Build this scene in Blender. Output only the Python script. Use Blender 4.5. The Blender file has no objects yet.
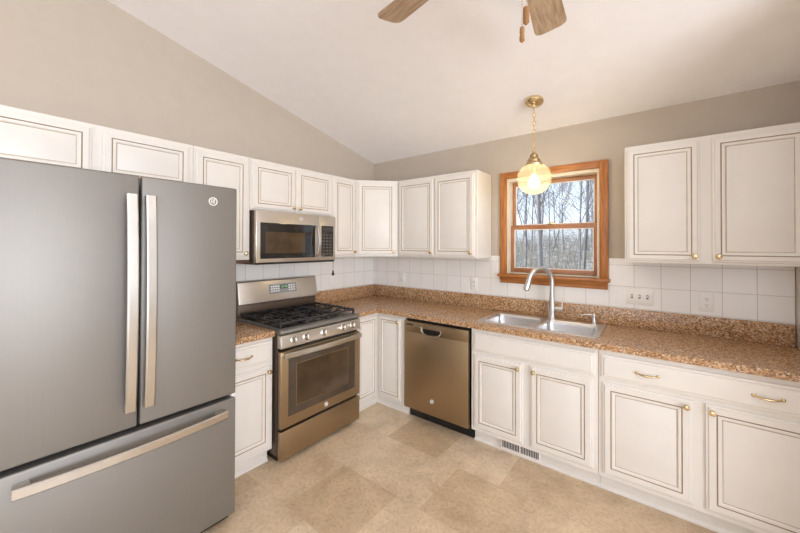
import bpy, bmesh, math, random
from mathutils import Vector, Matrix
PI = math.pi
S = bpy.context.scene
COL = S.collection
R = math.radians
random.seed(7)

# ------------------------------------------------------------------ camera
F_PX, SX, SY = 341.70, -0.70, -23.47
YAW, PITCH, ROLL = 0.66611, 0.00813, 0.00283
fw = Vector((-math.sin(YAW)*math.cos(PITCH), math.cos(YAW)*math.cos(PITCH), math.sin(PITCH)))
rt = Vector((math.cos(YAW), math.sin(YAW), 0)); up = rt.cross(fw)
rt = rt*math.cos(ROLL) + up*math.sin(ROLL); up = rt.cross(fw)
cam = bpy.data.cameras.new('camera'); cam_o = bpy.data.objects.new('camera', cam); COL.objects.link(cam_o)
m = Matrix.Identity(4)
for i in range(3):
    m[i][0] = rt[i]; m[i][1] = up[i]; m[i][2] = -fw[i]
m.translation = (2.7719, -3.0347, 1.5091)
cam_o.matrix_world = m
cam.sensor_width = 36; cam.sensor_fit = 'HORIZONTAL'
cam.lens = F_PX*36/800; cam.shift_x = -SX/800; cam.shift_y = SY/800
cam.clip_start = .02; cam.clip_end = 300
S.camera = cam_o

# ------------------------------------------------------------------ world, fill lamps, sun, exposure
W = bpy.data.worlds.new('sky'); S.world = W; W.use_nodes = True
nt = W.node_tree; nt.nodes.clear()
bg = nt.nodes.new('ShaderNodeBackground'); out = nt.nodes.new('ShaderNodeOutputWorld')
tc = nt.nodes.new('ShaderNodeTexCoord'); sp = nt.nodes.new('ShaderNodeSeparateXYZ'); rp = nt.nodes.new('ShaderNodeValToRGB')
rp.color_ramp.elements[0].position = 0.0; rp.color_ramp.elements[0].color = (.80, .89, 1.0, 1)
rp.color_ramp.elements[1].position = .6; rp.color_ramp.elements[1].color = (.50, .68, 1.0, 1)
nt.links.new(tc.outputs['Generated'], sp.inputs[0]); nt.links.new(sp.outputs['Z'], rp.inputs[0])
nt.links.new(rp.outputs[0], bg.inputs['Color']); nt.links.new(bg.outputs[0], out.inputs['Surface'])
bg.inputs['Strength'].default_value = 1.15

def area(name, loc, rot, sx, sy, power, color):
    l = bpy.data.lights.new(name, 'AREA'); l.shape = 'RECTANGLE'; l.size = sx; l.size_y = sy
    l.energy = power; l.color = color
    o = bpy.data.objects.new(name, l); COL.objects.link(o); o.location = loc; o.rotation_euler = rot
    return o
# added fill lamps, unseen, set in made-up openings behind the camera
area('fill_rear_low', (3.1, -6.93, 1.1), (R(105), 0, 0), 3.4, 2.0, 18, (.86, .905, 1.0))
area('fill_side', (6.42, -3.6, 1.5), (R(120), 0, R(90)), 3.2, 1.9, 178, (.86, .905, 1.0))
area('fill_rear_high', (3.1, -6.93, 2.75), (R(90), 0, 0), 3.4, .8, 15, (.86, .905, 1.0))

sun = bpy.data.lights.new('sun', 'SUN'); sun.energy = 5.0; sun.angle = R(2); sun.color = (1, .96, .9)
sun_o = bpy.data.objects.new('sun', sun); COL.objects.link(sun_o); sun_o.rotation_mode = 'QUATERNION'; sun_o.rotation_quaternion = Vector((.62, .55, -.52)).to_track_quat('-Z', 'Y')   # low winter sun from behind the house, on the woods

S.view_settings.view_transform = 'Standard'
S.view_settings.look = 'None'
S.view_settings.gamma = 1.0
S.view_settings.use_curve_mapping = False
S.view_settings.exposure = 0.40
try:
    S.cycles.use_denoising = True
    S.cycles.max_bounces = 10; S.cycles.diffuse_bounces = 6; S.cycles.transparent_max_bounces = 16
    S.cycles.sample_clamp_indirect = 6
except Exception:
    pass

# ------------------------------------------------------------------ materials
def srgb(r, g, b):
    def f(c):
        c /= 255
        return c/12.92 if c <= .04045 else ((c+.055)/1.055)**2.4
    return (f(r), f(g), f(b), 1)
MATS = {}
class NM:
    def __init__(s, name, color=(.8, .8, .8, 1), rough=.5, metal=0, **kw):
        s.m = bpy.data.materials.new(name); s.m.use_nodes = True
        s.nt = s.m.node_tree; s.b = s.nt.nodes['Principled BSDF']
        s.b.inputs['Base Color'].default_value = color
        s.b.inputs['Roughness'].default_value = rough; s.b.inputs['Metallic'].default_value = metal
        for k, v in kw.items(): s.b.inputs[k.replace('_', ' ')].default_value = v
        MATS[name] = s.m
    def n(s, t, **kw):
        x = s.nt.nodes.new(t)
        for k, v in kw.items():
            if hasattr(x, k): setattr(x, k, v)
            else: x.inputs[k].default_value = v
        return x
    def l(s, a, b): s.nt.links.new(a, b)
    def coord(s, scale=(1, 1, 1), loc=(0, 0, 0)):
        t = s.n('ShaderNodeTexCoord'); mp = s.n('ShaderNodeMapping')
        mp.inputs['Scale'].default_value = scale; mp.inputs['Location'].default_value = loc
        s.l(t.outputs['Object'], mp.inputs['Vector']); return mp.outputs[0]
    def ramp(s, fac, stops):
        r = s.n('ShaderNodeValToRGB'); e = r.color_ramp.elements
        while len(e) < len(stops): e.new(.5)
        for i, (p, c) in enumerate(stops): e[i].position = p; e[i].color = c
        s.l(fac, r.inputs[0]); return r.outputs[0]
    def noise(s, v, scale, detail=3, rough=.5):
        n = s.n('ShaderNodeTexNoise'); n.inputs['Scale'].default_value = scale
        n.inputs['Detail'].default_value = detail; n.inputs['Roughness'].default_value = rough
        s.l(v, n.inputs['Vector']); return n
    def mix(s, fac, a, b, mode='MIX'):
        x = s.n('ShaderNodeMix'); x.data_type = 'RGBA'; x.blend_type = mode
        for sock, v in ((x.inputs[0], fac), (x.inputs[6], a), (x.inputs[7], b)):
            if isinstance(v, (int, float)): sock.default_value = v
            elif isinstance(v, tuple): sock.default_value = v
            else: s.l(v, sock)
        return x.outputs[2]
    def bump(s, h, strength=.2, dist=.002):
        b = s.n('ShaderNodeBump'); b.inputs['Strength'].default_value = strength; b.inputs['Distance'].default_value = dist
        s.l(h, b.inputs['Height']); s.l(b.outputs[0], s.b.inputs['Normal'])
    def col(s, c): s.l(c, s.b.inputs['Base Color'])

def plain(name, color, rough=.5, metal=0, var=.04, **kw):
    a = NM(name, color, rough, metal, **kw)
    v = a.coord(); n = a.noise(v, 9, 2)
    d = tuple(max(0, c*(1-var)) for c in color[:3])+(1,); u = tuple(min(1, c*(1+var)) for c in color[:3])+(1,)
    a.col(a.ramp(n.outputs['Fac'], [(.35, d), (.65, u)])); return a

plain('cabinet_paint', (.765, .725, .665, 1), .38, 0, .012)
plain('glaze', srgb(152, 130, 102), .5, 0, .15)
plain('glaze_soft', srgb(186, 172, 152), .5, 0, .1)
plain('dark_wood_edge', srgb(80, 54, 34), .55, 0, .2)
a = plain('wall_paint', (.50, .435, .36, 1), .75, 0, .015)
n = a.noise(a.coord(), 260, 2); a.bump(n.outputs['Fac'], .06, .001)
a = plain('ceiling_paint', (.93, .915, .92, 1), .85, 0, .01)
n = a.noise(a.coord(), 300, 2); a.bump(n.outputs['Fac'], .06, .001)
plain('white_trim', (.84, .775, .73, 1), .4, 0, .01)
plain('brass', (.74, .60, .36, 1), .24, 1, .05)
plain('old_brass', (.62, .46, .25, 1), .3, 1, .12)
plain('steel', (.66, .65, .63, 1), .34, 1, .03)
plain('handle_steel', (.64, .61, .56, 1), .28, 1, .03)
plain('chrome', (.82, .82, .82, 1), .1, 1, .02)
plain('black_plastic', (.012, .011, .010, 1), .35, 0, .2)
plain('black_enamel', (.016, .014, .013, 1), .22, 0, .2)
plain('cast_iron', (.026, .025, .025, 1), .34, 0, .3)
plain('black_glass', (.02, .018, .016, 1), .05, 0, .1)
plain('oven_glass', (.075, .048, .026, 1), .05, 0, .2)
plain('smoked_glass', (.075, .054, .036, 1), .05, 0, .1)
plain('white_plastic', (.88, .86, .82, 1), .3, 0, .01)
plain('slot_dark', (.05, .045, .04, 1), .6, 0, .1)
plain('rubber', (.02, .02, .02, 1), .8, 0, .1)
plain('display', srgb(150, 150, 150), .25, 0, .1)
plain('keypad_mark', srgb(96, 84, 70), .5, 0, .1)
plain('liner', (.78, .70, .55, 1), .5, 0, .03)
plain('burner_cap', (.035, .034, .033, 1), .35, 0, .2)
plain('aluminium', (.72, .72, .70, 1), .35, 1, .05)

def brushed(name, color, rough, axis='z', metal=.9):
    a = NM(name, color, rough, metal)
    sc = {'z': (220, 220, 2.0), 'x': (2.0, 220, 220)}[axis]
    n = a.noise(a.coord(sc), 1, 2)
    c = color
    a.col(a.ramp(n.outputs['Fac'], [(.3, tuple(x*.985 for x in c[:3])+(1,)), (.7, tuple(min(1, x*1.015) for x in c[:3])+(1,))]))
    r = a.n('ShaderNodeMapRange'); r.inputs[3].default_value = rough-.01; r.inputs[4].default_value = rough+.01
    a.l(n.outputs['Fac'], r.inputs[0]); a.l(r.outputs[0], a.b.inputs['Roughness'])
    return a
brushed('slate', (.275, .26, .238, 1), .50, 'z', .7)
brushed('warm_lit_slate', (.37, .265, .155, 1), .36, 'x', .85)  # same slate finish as the refrigerator, warm light painted into its colour
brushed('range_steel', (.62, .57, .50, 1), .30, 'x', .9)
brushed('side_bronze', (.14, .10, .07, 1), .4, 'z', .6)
brushed('sink_steel', (.72, .72, .725, 1), .30, 'x', 1)

# speckled laminate worktop
a = NM('laminate', (.3, .2, .13, 1), .26)
v = a.coord()
vo = a.n('ShaderNodeTexVoronoi'); vo.inputs['Scale'].default_value = 145; a.l(v, vo.inputs['Vector'])
sepc = a.n('ShaderNodeSeparateColor'); a.l(vo.outputs['Color'], sepc.inputs[0])
c1 = a.ramp(sepc.outputs[0], [(0, srgb(50, 32, 20)), (.2, srgb(98, 66, 42)), (.42, srgb(174, 128, 82)), (.72, srgb(200, 158, 112)), (.9, srgb(220, 196, 168)), (1, srgb(238, 222, 202))])
n2 = a.noise(v, 210, 3, .7)
c2 = a.ramp(n2.outputs['Fac'], [(.36, srgb(48, 31, 20)), (.45, srgb(164, 118, 74)), (.58, srgb(204, 162, 114)), (.68, srgb(228, 206, 178))])
a.col(a.mix(.4, c1, c2)); a.b.inputs['Coat Weight'].default_value = .12; a.b.inputs['Coat Roughness'].default_value = .12
# vinyl stone-look floor
a = NM('vinyl_floor', (.6, .5, .36, 1), .42)
v = a.coord((1, 1, 1), (.18, .03, 0))
br = a.n('ShaderNodeTexBrick'); br.offset = .37; br.offset_frequency = 2; br.squash = 1.0
for k, val in (('Scale', 1), ('Mortar Size', .0016), ('Mortar Smooth', .6), ('Brick Width', .457), ('Row Height', .46), ('Bias', 0)): br.inputs[k].default_value = val
br.inputs['Color1'].default_value = (0, 0, 0, 1); br.inputs['Color2'].default_value = (1, 1, 1, 1); br.inputs['Mortar'].default_value = (.5, .5, .5, 1)
a.l(v, br.inputs['Vector'])
tone = a.ramp(br.outputs['Color'], [(0, srgb(201, 177, 145)), (.5, srgb(213, 191, 161)), (1, srgb(222, 203, 176))])
n1 = a.noise(v, 4.5, 9, .68); n1.inputs['Distortion'].default_value = .5; n3 = a.noise(v, 45, 6, .7)
cl = a.ramp(n1.outputs['Fac'], [(.34, (.82, .79, .75, 1)), (.47, (.96, .95, .94, 1)), (.53, (1.0, 1.0, 1.0, 1)), (.64, (1.10, 1.10, 1.09, 1))])
c = a.mix(1, tone, cl, 'MULTIPLY')
fl = a.ramp(n3.outputs['Fac'], [(.34, (.80, .76, .70, 1)), (.5, (1, 1, 1, 1)), (.66, (1.06, 1.06, 1.05, 1))])
c = a.mix(1, c, fl, 'MULTIPLY')
c = a.mix(br.outputs['Fac'], c, srgb(186, 164, 134))
a.col(c)
# glazed wall tile: x/z for the back wall, y/z for the side wall
for nm, ax in (('tile_back', 'X'), ('tile_side', 'Y')):
    a = NM(nm, (.8, .78, .74, 1), .22)
    t = a.n('ShaderNodeTexCoord'); s3 = a.n('ShaderNodeSeparateXYZ'); cb = a.n('ShaderNodeCombineXYZ')
    a.l(t.outputs['Object'], s3.inputs[0])
    ad = a.n('ShaderNodeMath'); ad.operation = 'ADD'; ad.inputs[1].default_value = (.157*40-3.362 if ax == 'X' else .157*40+.018)
    az = a.n('ShaderNodeMath'); az.operation = 'ADD'; az.inputs[1].default_value = .157*10-1.370
    a.l(s3.outputs[ax], ad.inputs[0]); a.l(s3.outputs['Z'], az.inputs[0])
    a.l(ad.outputs[0], cb.inputs[0]); a.l(az.outputs[0], cb.inputs[1])
    br = a.n('ShaderNodeTexBrick'); br.offset = 0; br.squash = 1
    for k, val in (('Scale', 1), ('Mortar Size', .0017), ('Mortar Smooth', .3), ('Brick Width', .157), ('Row Height', .157), ('Bias', 0)): br.inputs[k].default_value = val
    br.inputs['Color1'].default_value = (.85, .83, .785, 1); br.inputs['Color2'].default_value = (.88, .86, .82, 1)
    br.inputs['Mortar'].default_value = (.56, .51, .44, 1)
    a.l(cb.outputs[0], br.inputs['Vector']); a.col(br.outputs['Color'])
    iv = a.n('ShaderNodeMath'); iv.operation = 'SUBTRACT'; iv.inputs[0].default_value = 1; a.l(br.outputs['Fac'], iv.inputs[1])
    a.bump(iv.outputs[0], .5, .002)
# woods
def wood(name, c0, c1, sc, rough=.35):
    a = NM(name, c0, rough); v = a.coord(sc)
    n = a.noise(v, 1, 6, .6); w = a.noise(v, .35, 2)
    k = a.ramp(n.outputs['Fac'], [(.32, c0), (.68, c1)])
    k2 = a.ramp(w.outputs['Fac'], [(.3, (.86, .82, .78, 1)), (.7, (1.05, 1.05, 1.05, 1))])
    a.col(a.mix(1, k, k2, 'MULTIPLY')); a.bump(n.outputs['Fac'], .08, .001); return a
OAK = (srgb(148, 90, 40), srgb(198, 132, 70))
wood('oak_x', *OAK, (6, 90, 90)); wood('oak_z', *OAK, (90, 90, 6))
SASH = (srgb(150, 98, 62), srgb(186, 134, 96))
wood('sash_x', *SASH, (6, 90, 90)); wood('sash_z', *SASH, (90, 90, 6))
wood('blade_wood', srgb(152, 126, 100), srgb(200, 174, 146), (8, 70, 70), .4)
wood('fob_wood', srgb(120, 82, 40), srgb(180, 134, 80), (60, 60, 10), .4)
wood('bark', srgb(104, 101, 104), srgb(154, 150, 150), (8, 8, 2), .9)
a = plain('twig', srgb(142, 136, 126), .9, 0, .3)
a = NM('forest_floor', (.3, .27, .22, 1), .95)
n = a.noise(a.coord(), 2.0, 8, .7)
a.col(a.ramp(n.outputs['Fac'], [(.3, srgb(104, 98, 88)), (.48, srgb(156, 150, 140)), (.62, srgb(214, 214, 214))]))
# glass
def glass(name, tint, clear, gloss=.05):
    m_ = bpy.data.materials.new(name); m_.use_nodes = True; t = m_.node_tree; t.nodes.clear()
    o = t.nodes.new('ShaderNodeOutputMaterial'); tr = t.nodes.new('ShaderNodeBsdfTransparent'); gl = t.nodes.new('ShaderNodeBsdfGlossy')
    tl = t.nodes.new('ShaderNodeBsdfTranslucent'); mx = t.nodes.new('ShaderNodeMixShader'); m2 = t.nodes.new('ShaderNodeMixShader')
    tr.inputs[0].default_value = tint; tl.inputs[0].default_value = tint; gl.inputs['Roughness'].default_value = .03
    mx.inputs[0].default_value = clear
    t.links.new(tl.outputs[0], mx.inputs[1]); t.links.new(tr.outputs[0], mx.inputs[2])
    fr = t.nodes.new('ShaderNodeFresnel'); fr.inputs[0].default_value = 1.45
    ml = t.nodes.new('ShaderNodeMath'); ml.operation = 'MULTIPLY'; ml.inputs[1].default_value = .08; t.links.new(fr.outputs[0], ml.inputs[0]); t.links.new(ml.outputs[0], m2.inputs[0]); t.links.new(mx.outputs[0], m2.inputs[1]); t.links.new(gl.outputs[0], m2.inputs[2])
    t.links.new(m2.outputs[0], o.inputs[0]); MATS[name] = m_
glass('window_glass', (.97, .98, .98, 1), 1.0)
glass('amber_glass', (1.0, .88, .62, 1), .87)
def emit(name, c, s):
    m_ = bpy.data.materials.new(name); m_.use_nodes = True; b = m_.node_tree.nodes['Principled BSDF']
    b.inputs['Base Color'].default_value = c; b.inputs['Emission Color'].default_value = c; b.inputs['Emission Strength'].default_value = s
    MATS[name] = m_
emit('bulb_glow', (1, .92, .76, 1), 11)
emit('clock_digits', (.45, .8, .35, 1), .45)

# ------------------------------------------------------------------ mesh builder
class MB:
    def __init__(s): s.bm = bmesh.new()
    def _merge(s, b2, mat, mtx=None):
        if mtx is not None: bmesh.ops.transform(b2, matrix=mtx, verts=b2.verts)
        for f in b2.faces: f.material_index = mat if mat is not None else f.material_index
        me = bpy.data.meshes.new('t'); b2.to_mesh(me); b2.free(); s.bm.from_mesh(me); bpy.data.meshes.remove(me)
    def box(s, x0, y0, z0, x1, y1, z1, mat=0, bev=0, seg=2, mtx=None):
        b = bmesh.new(); bmesh.ops.create_cube(b, size=1)
        for v in b.verts: v.co = Vector(((x0+x1)/2+v.co.x*(x1-x0), (y0+y1)/2+v.co.y*(y1-y0), (z0+z1)/2+v.co.z*(z1-z0)))
        if bev: bmesh.ops.bevel(b, geom=b.edges[:], offset=bev, segments=seg, profile=.5, affect='EDGES')
        s._merge(b, mat, mtx); return s
    def prism(s, poly, a0, a1, axis='z', mat=0, bev=0):
        b = bmesh.new()
        def P(p, h): return {'z': (p[0], p[1], h), 'x': (h, p[0], p[1]), 'y': (p[0], h, p[1])}[axis]
        lo = [b.verts.new(P(p, a0)) for p in poly]; hi = [b.verts.new(P(p, a1)) for p in poly]
        k = len(poly)
        b.faces.new(lo); b.faces.new(hi)
        for i in range(k): b.faces.new((lo[i], lo[(i+1) % k], hi[(i+1) % k], hi[i]))
        bmesh.ops.recalc_face_normals(b, faces=b.faces)
        if bev: bmesh.ops.bevel(b, geom=b.edges[:], offset=bev, segments=2, profile=.5, affect='EDGES')
        s._merge(b, mat); return s
    def loft(s, loops, mat=0, closed=False, caps=True):
        b = bmesh.new(); rs = [[b.verts.new(p) for p in lp] for lp in loops]; k = len(loops[0])
        N = len(rs)
        for i in range(N if closed else N-1):
            A, B = rs[i], rs[(i+1) % N]
            for j in range(k): b.faces.new((A[j], A[(j+1) % k], B[(j+1) % k], B[j]))
        if caps and not closed: b.faces.new(rs[0]); b.faces.new(rs[-1])
        bmesh.ops.recalc_face_normals(b, faces=b.faces); s._merge(b, mat); return s
    def tube(s, pts, r, seg=10, mat=0, closed=False, flat=None):
        pts = [Vector(p) for p in pts]; N = len(pts); loops = []; prev = None
        for i, p in enumerate(pts):
            if closed: t = pts[(i+1) % N]-pts[i-1]
            else: t = pts[min(i+1, N-1)]-pts[max(i-1, 0)]
            t.normalize()
            if prev is None:
                ref = Vector((0, 0, 1)) if abs(t.z) < .9 else Vector((1, 0, 0)); nrm = t.cross(ref).normalized()
            else:
                nrm = (prev-t*prev.dot(t)).normalized()
            prev = nrm; bn = t.cross(nrm); rr = r[i] if isinstance(r, (list, tuple)) else r
            fy = flat if flat else 1
            loops.append([p+nrm*rr*math.cos(2*PI*j/seg)+bn*rr*fy*math.sin(2*PI*j/seg) for j in range(seg)])
        return s.loft(loops, mat, closed)
    def lathe(s, prof, c=(0, 0, 0), axis='z', seg=24, mat=0):
        b = bmesh.new(); rs = []
        def P(r, h, t):
            x, y = r*math.cos(t), r*math.sin(t)
            return {'z': (c[0]+x, c[1]+y, c[2]+h), 'y': (c[0]+x, c[1]+h, c[2]+y), 'x': (c[0]+h, c[1]+x, c[2]+y)}[axis]
        for r, h in prof:
            rs.append([b.verts.new(P(max(r, 1e-5), h, 2*PI*i/seg)) for i in range(seg)])
        for A, B in zip(rs, rs[1:]):
            for j in range(seg): b.faces.new((A[j], A[(j+1) % seg], B[(j+1) % seg], B[j]))
        b.faces.new(rs[0]); b.faces.new(rs[-1])
        bmesh.ops.recalc_face_normals(b, faces=b.faces); s._merge(b, mat); return s
    def rings(s, w, h, prof, mats, x0=0, z0=0):
        """front panel built from nested rectangles; prof = (inset, y); mats = material of each band, last = centre"""
        b = bmesh.new(); rs = []
        for d, y in prof:
            rs.append([b.verts.new(p) for p in ((x0+d, y, z0+d), (x0+w-d, y, z0+d), (x0+w-d, y, z0+h-d), (x0+d, y, z0+h-d))])
        for i, (A, B) in enumerate(zip(rs, rs[1:])):
            for j in range(4):
                f = b.faces.new((A[j], A[(j+1) % 4], B[(j+1) % 4], B[j])); f.material_index = mats[i]
        f = b.faces.new(rs[-1]); f.material_index = mats[-1]
        f = b.faces.new(rs[0]); f.material_index = 0
        bmesh.ops.recalc_face_normals(b, faces=b.faces); s._merge(b, None); return s
    def build(s, name, mats, parent=None, loc=(0, 0, 0), rot=(0, 0, 0), smooth=True, angle=35):
        me = bpy.data.meshes.new(name); s.bm.to_mesh(me); s.bm.free()
        for x in (mats if isinstance(mats, (list, tuple)) else [mats]): me.materials.append(MATS[x])
        if smooth:
            me.shade_smooth(); me.set_sharp_from_angle(angle=R(angle))
        o = bpy.data.objects.new(name, me); COL.objects.link(o)
        o.parent = parent; o.location = loc; o.rotation_euler = rot
        return o
def thing(name, label, cat, loc=(0, 0, 0), rotz=0, group=None):
    o = bpy.data.objects.new(name, None); COL.objects.link(o); o.empty_display_size = .1
    o.location = loc; o.rotation_euler = (0, 0, rotz); o['label'] = label; o['category'] = cat
    if group: o['group'] = group
    return o
def tag(o, label, cat, group=None, kind=None):
    o['label'] = label; o['category'] = cat
    if group: o['group'] = group
    if kind: o['kind'] = kind
    return o
def struct(o, label=None, cat=None):
    o['kind'] = 'structure'
    if label: o['label'] = label
    if cat: o['category'] = cat
    return o
def arc(c, r, a0, a1, n, u=Vector((1, 0, 0)), v=Vector((0, 0, 1))):
    c = Vector(c)
    return [c+u*r*math.cos(a0+(a1-a0)*i/n)+v*r*math.sin(a0+(a1-a0)*i/n) for i in range(n+1)]
LEFT = PI/2

# ------------------------------------------------------------------ room shell
XR, XN, XE, YB, RIDGE = 3.372, 3.416, 6.5, -7.0, -4.4
SL, ZC = .2245, 2.491
def zc(y): return ZC-SL*y if y > RIDGE else ZC-SL*RIDGE+SL*(y-RIDGE)
WX0, WX1, WZ0, WZ1 = 1.625, 2.362, 1.262, 2.118
b = MB(); b.box(-.15, YB-.15, -.12, XE+.15, .16, 0)
struct(b.build('floor', 'vinyl_floor'), 'beige stone-look vinyl tile floor', 'floor')
b = MB(); T = .15
b.box(-.15, 0, 0, WX0, T, ZC); b.box(WX1, 0, 0, XE+.15, T, ZC); b.box(WX0, 0, 0, WX1, T, WZ0); b.box(WX0, 0, WZ1, WX1, T, ZC)
struct(b.build('wall_back', 'wall_paint', smooth=False), 'beige back wall with the window over the sink', 'wall')
b = MB(); b.prism([(0, 0), (0, ZC), (RIDGE, zc(RIDGE)), (YB, zc(YB)), (YB, 0)], -.15, 0, 'x')
struct(b.build('wall_left', 'wall_paint', smooth=False), 'beige gable wall behind the refrigerator and range', 'wall')
b = MB()   # side wall of the wider room, with an opening added for the side fill lamp
y0, y1, z0, z1 = -5.3, -1.9, .5, 2.5
for A in ([(0, 0), (0, ZC), (y1, zc(y1)), (y1, 0)], [(y0, 0), (y0, zc(y0)), (YB, zc(YB)), (YB, 0)],
          [(y1, 0), (y1, z0), (y0, z0), (y0, 0)], [(y1, z1), (y1, zc(y1)), (RIDGE, zc(RIDGE)), (y0, zc(y0)), (y0, z1)]):
    b.prism(A, XE, XE+.15, 'x')
struct(b.build('wall_right', 'wall_paint', smooth=False), 'beige side wall of the wider room', 'wall')
b = MB()
zt = zc(YB)
b.box(-.15, YB-.15, 0, 1.35, YB, zt); b.box(4.85, YB-.15, 0, XE+.15, YB, zt); b.box(1.35, YB-.15, 2.15, 4.85, YB, 2.3); b.box(1.35, YB-.15, 3.2, 4.85, YB, zt)
if zt < 3.2: pass
struct(b.build('wall_rear', 'wall_paint', smooth=False), 'beige rear wall with openings added for the fill lamps', 'wall')
b = MB()
b.prism([(.16, zc(.16)), (RIDGE, zc(RIDGE)), (YB-.15, zc(YB-.15)), (YB-.15, zc(YB-.15)+.12), (RIDGE, zc(RIDGE)+.12), (.16, zc(.16)+.12)], -.15, XE+.15, 'x')
struct(b.build('ceiling', 'ceiling_paint', smooth=False), 'sloped white vaulted ceiling', 'ceiling')
# short wall at the worktop's right end, lengthened unseen to shade cabinets, and the filler beside the tiles
b = MB(); b.prism([(-.001, 0), (-.001, zc(-.001)-.002), (-.98, zc(-.98)-.002), (-.98, 0)], XN, XN+.12, 'x')
struct(b.build('wall_end', 'wall_paint', smooth=False), 'short beige end wall at the right end of the worktop, lengthened unseen to shade the cabinets', 'wall')
b = MB(); b.box(XR-.008, -.298, .9225, XN-.001, -.001, 1.4035, 0, .002)
struct(b.build('trim_1', 'white_trim'), 'white filler between the tiles and the end wall', 'trim')
# tiled splashback
b = MB(); e = .009; TZ = 1.420
b.box(.0, -e, .93, 1.60, 0, TZ, 0, .003); b.box(2.39, -e, .93, 3.362, 0, TZ, 0, .003); b.box(1.60, -e, .93, 2.39, 0, 1.24, 0)
struct(b.build('wall_tile_back', 'tile_back', smooth=False), 'white square wall tiles above the worktop', 'wall tiles')
b = MB(); b.box(0, -2.10, .80, e, -e, TZ, 0, .003)
struct(b.build('wall_tile_left', 'tile_side', smooth=False), 'white square wall tiles behind the range', 'wall tiles')
# unseen rear glazing frames, added around the fill lamp openings
def glazed(name, x0, x1, z0, z1, nx, nz, label):
    o = bpy.data.objects.new(name, None); COL.objects.link(o); o.location = (0, YB, 0); struct(o, label, 'window')
    f = MB(); w = .06
    f.box(x0, -.10, z0, x0+w, -.02, z1); f.box(x1-w, -.10, z0, x1, -.02, z1); f.box(x0+w, -.10, z1-w, x1-w, -.02, z1); f.box(x0+w, -.10, z0, x1-w, -.02, z0+w)
    for i in range(1, nx): x = x0+(x1-x0)*i/nx; f.box(x-.03, -.09, z0+w, x+.03, -.03, z1-w)
    f.build('window_frame', 'white_trim', o, smooth=False)
glazed('door_1', 1.35, 4.85, 0, 2.15, 4, 1, 'white framed patio door, added unseen around the rear fill lamp')
glazed('window_2', 1.35, 4.85, 2.3, 3.2 if zt > 3.2 else zt, 4, 1, 'high window above the patio door, added unseen around the upper fill lamp')

# ------------------------------------------------------------------ window over the sink
w1 = bpy.data.objects.new('window_1', None); COL.objects.link(w1); w1.location = (0, 0, 0)
struct(w1, 'oak framed double-hung window over the sink', 'window')
OX0, OX1, OZ1 = 1.569, 2.418, 2.172
cs = MB(); ca = OX1-WX1
cs.box(OX0, -.026, WZ0-.02, WX0+.004, -.001, OZ1, 0, .006); cs.box(WX1-.004, -.026, WZ0-.02, OX1, -.001, OZ1, 0, .006)
cs.build('casing', 'oak_z', w1)
cs = MB(); cs.box(WX0+.004, -.0255, WZ1-.004, WX1-.004, -.001, OZ1-.0005, 0, .006); cs.build('casing', 'oak_x', w1)
b = MB(); b.box(OX0-.012, -.060, WZ0-.026, OX1+.012, .05, WZ0, 0, .007); b.build('stool', 'oak_x', w1)
b = MB(); b.prism([(-.001, WZ0-.026), (-.040, WZ0-.026), (-.036, WZ0-.040), (-.022, WZ0-.055), (-.020, WZ0-.082), (-.001, WZ0-.082)], OX0+.004, OX1-.004, 'x'); b.build('apron', 'oak_x', w1)
b = MB(); j = .022
b.box(WX0, .0, WZ0, WX0+j, .14, WZ1); b.box(WX1-j, .0, WZ0, WX1, .14, WZ1); b.box(WX0+j, .0, WZ1-.03, WX1-j, .14, WZ1)
b.box(WX0+j, .05, WZ0, WX1-j, .14, WZ0+.012)
b.build('jamb_liner', 'liner', w1, smooth=False)
SX0, SX1 = WX0+j, WX1-j; MID = 1.675
def sash(y, z0, z1, name):
    st = .030
    r_ = MB(); r_.box(SX0, y, z0, SX0+st, y+.035, z1, 0, .004); r_.box(SX1-st, y, z0, SX1, y+.035, z1, 0, .004)
    o = r_.build(name, 'sash_z', w1)
    r_ = MB(); r_.box(SX0+st, y+.0005, z1-.034, SX1-st, y+.0345, z1, 0, .004); r_.box(SX0+st, y+.0005, z0, SX1-st, y+.0345, z0+.040, 0, .004)
    r_.build('sash_rail', 'sash_x', o)
    g = MB(); g.box(SX0+st-.004, y+.015, z0+.036, SX1-st+.004, y+.019, z1-.030); g.build('pane', 'window_glass', o, smooth=False)
    v = MB(); q = .007   # pale vinyl bead around the pane
    v.box(SX0+st, y+.004, z0+.04, SX0+st+q, y+.014, z1-.034); v.box(SX1-st-q, y+.004, z0+.04, SX1-st, y+.014, z1-.034)
    v.box(SX0+st+q, y+.004, z0+.04, SX1-st-q, y+.014, z0+.04+q); v.box(SX0+st+q, y+.004, z1-.034-q, SX1-st-q, y+.014, z1-.034)
    v.build('glazing_bead', 'white_trim', o, smooth=False)
    return o
sash(.085, MID-.017, WZ1-.031, 'upper_sash'); lo_s = sash(.045, WZ0+.012, MID+.017, 'lower_sash')
b = MB(); b.box(1.965, .034, MID+.017, 2.025, .075, MID+.029, 0, .004); b.lathe([(.012, 0), (.012, .012), (.006, .016)], (1.995, .055, MID+.028)); b.build('sash_lock', 'old_brass', lo_s)

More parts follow.
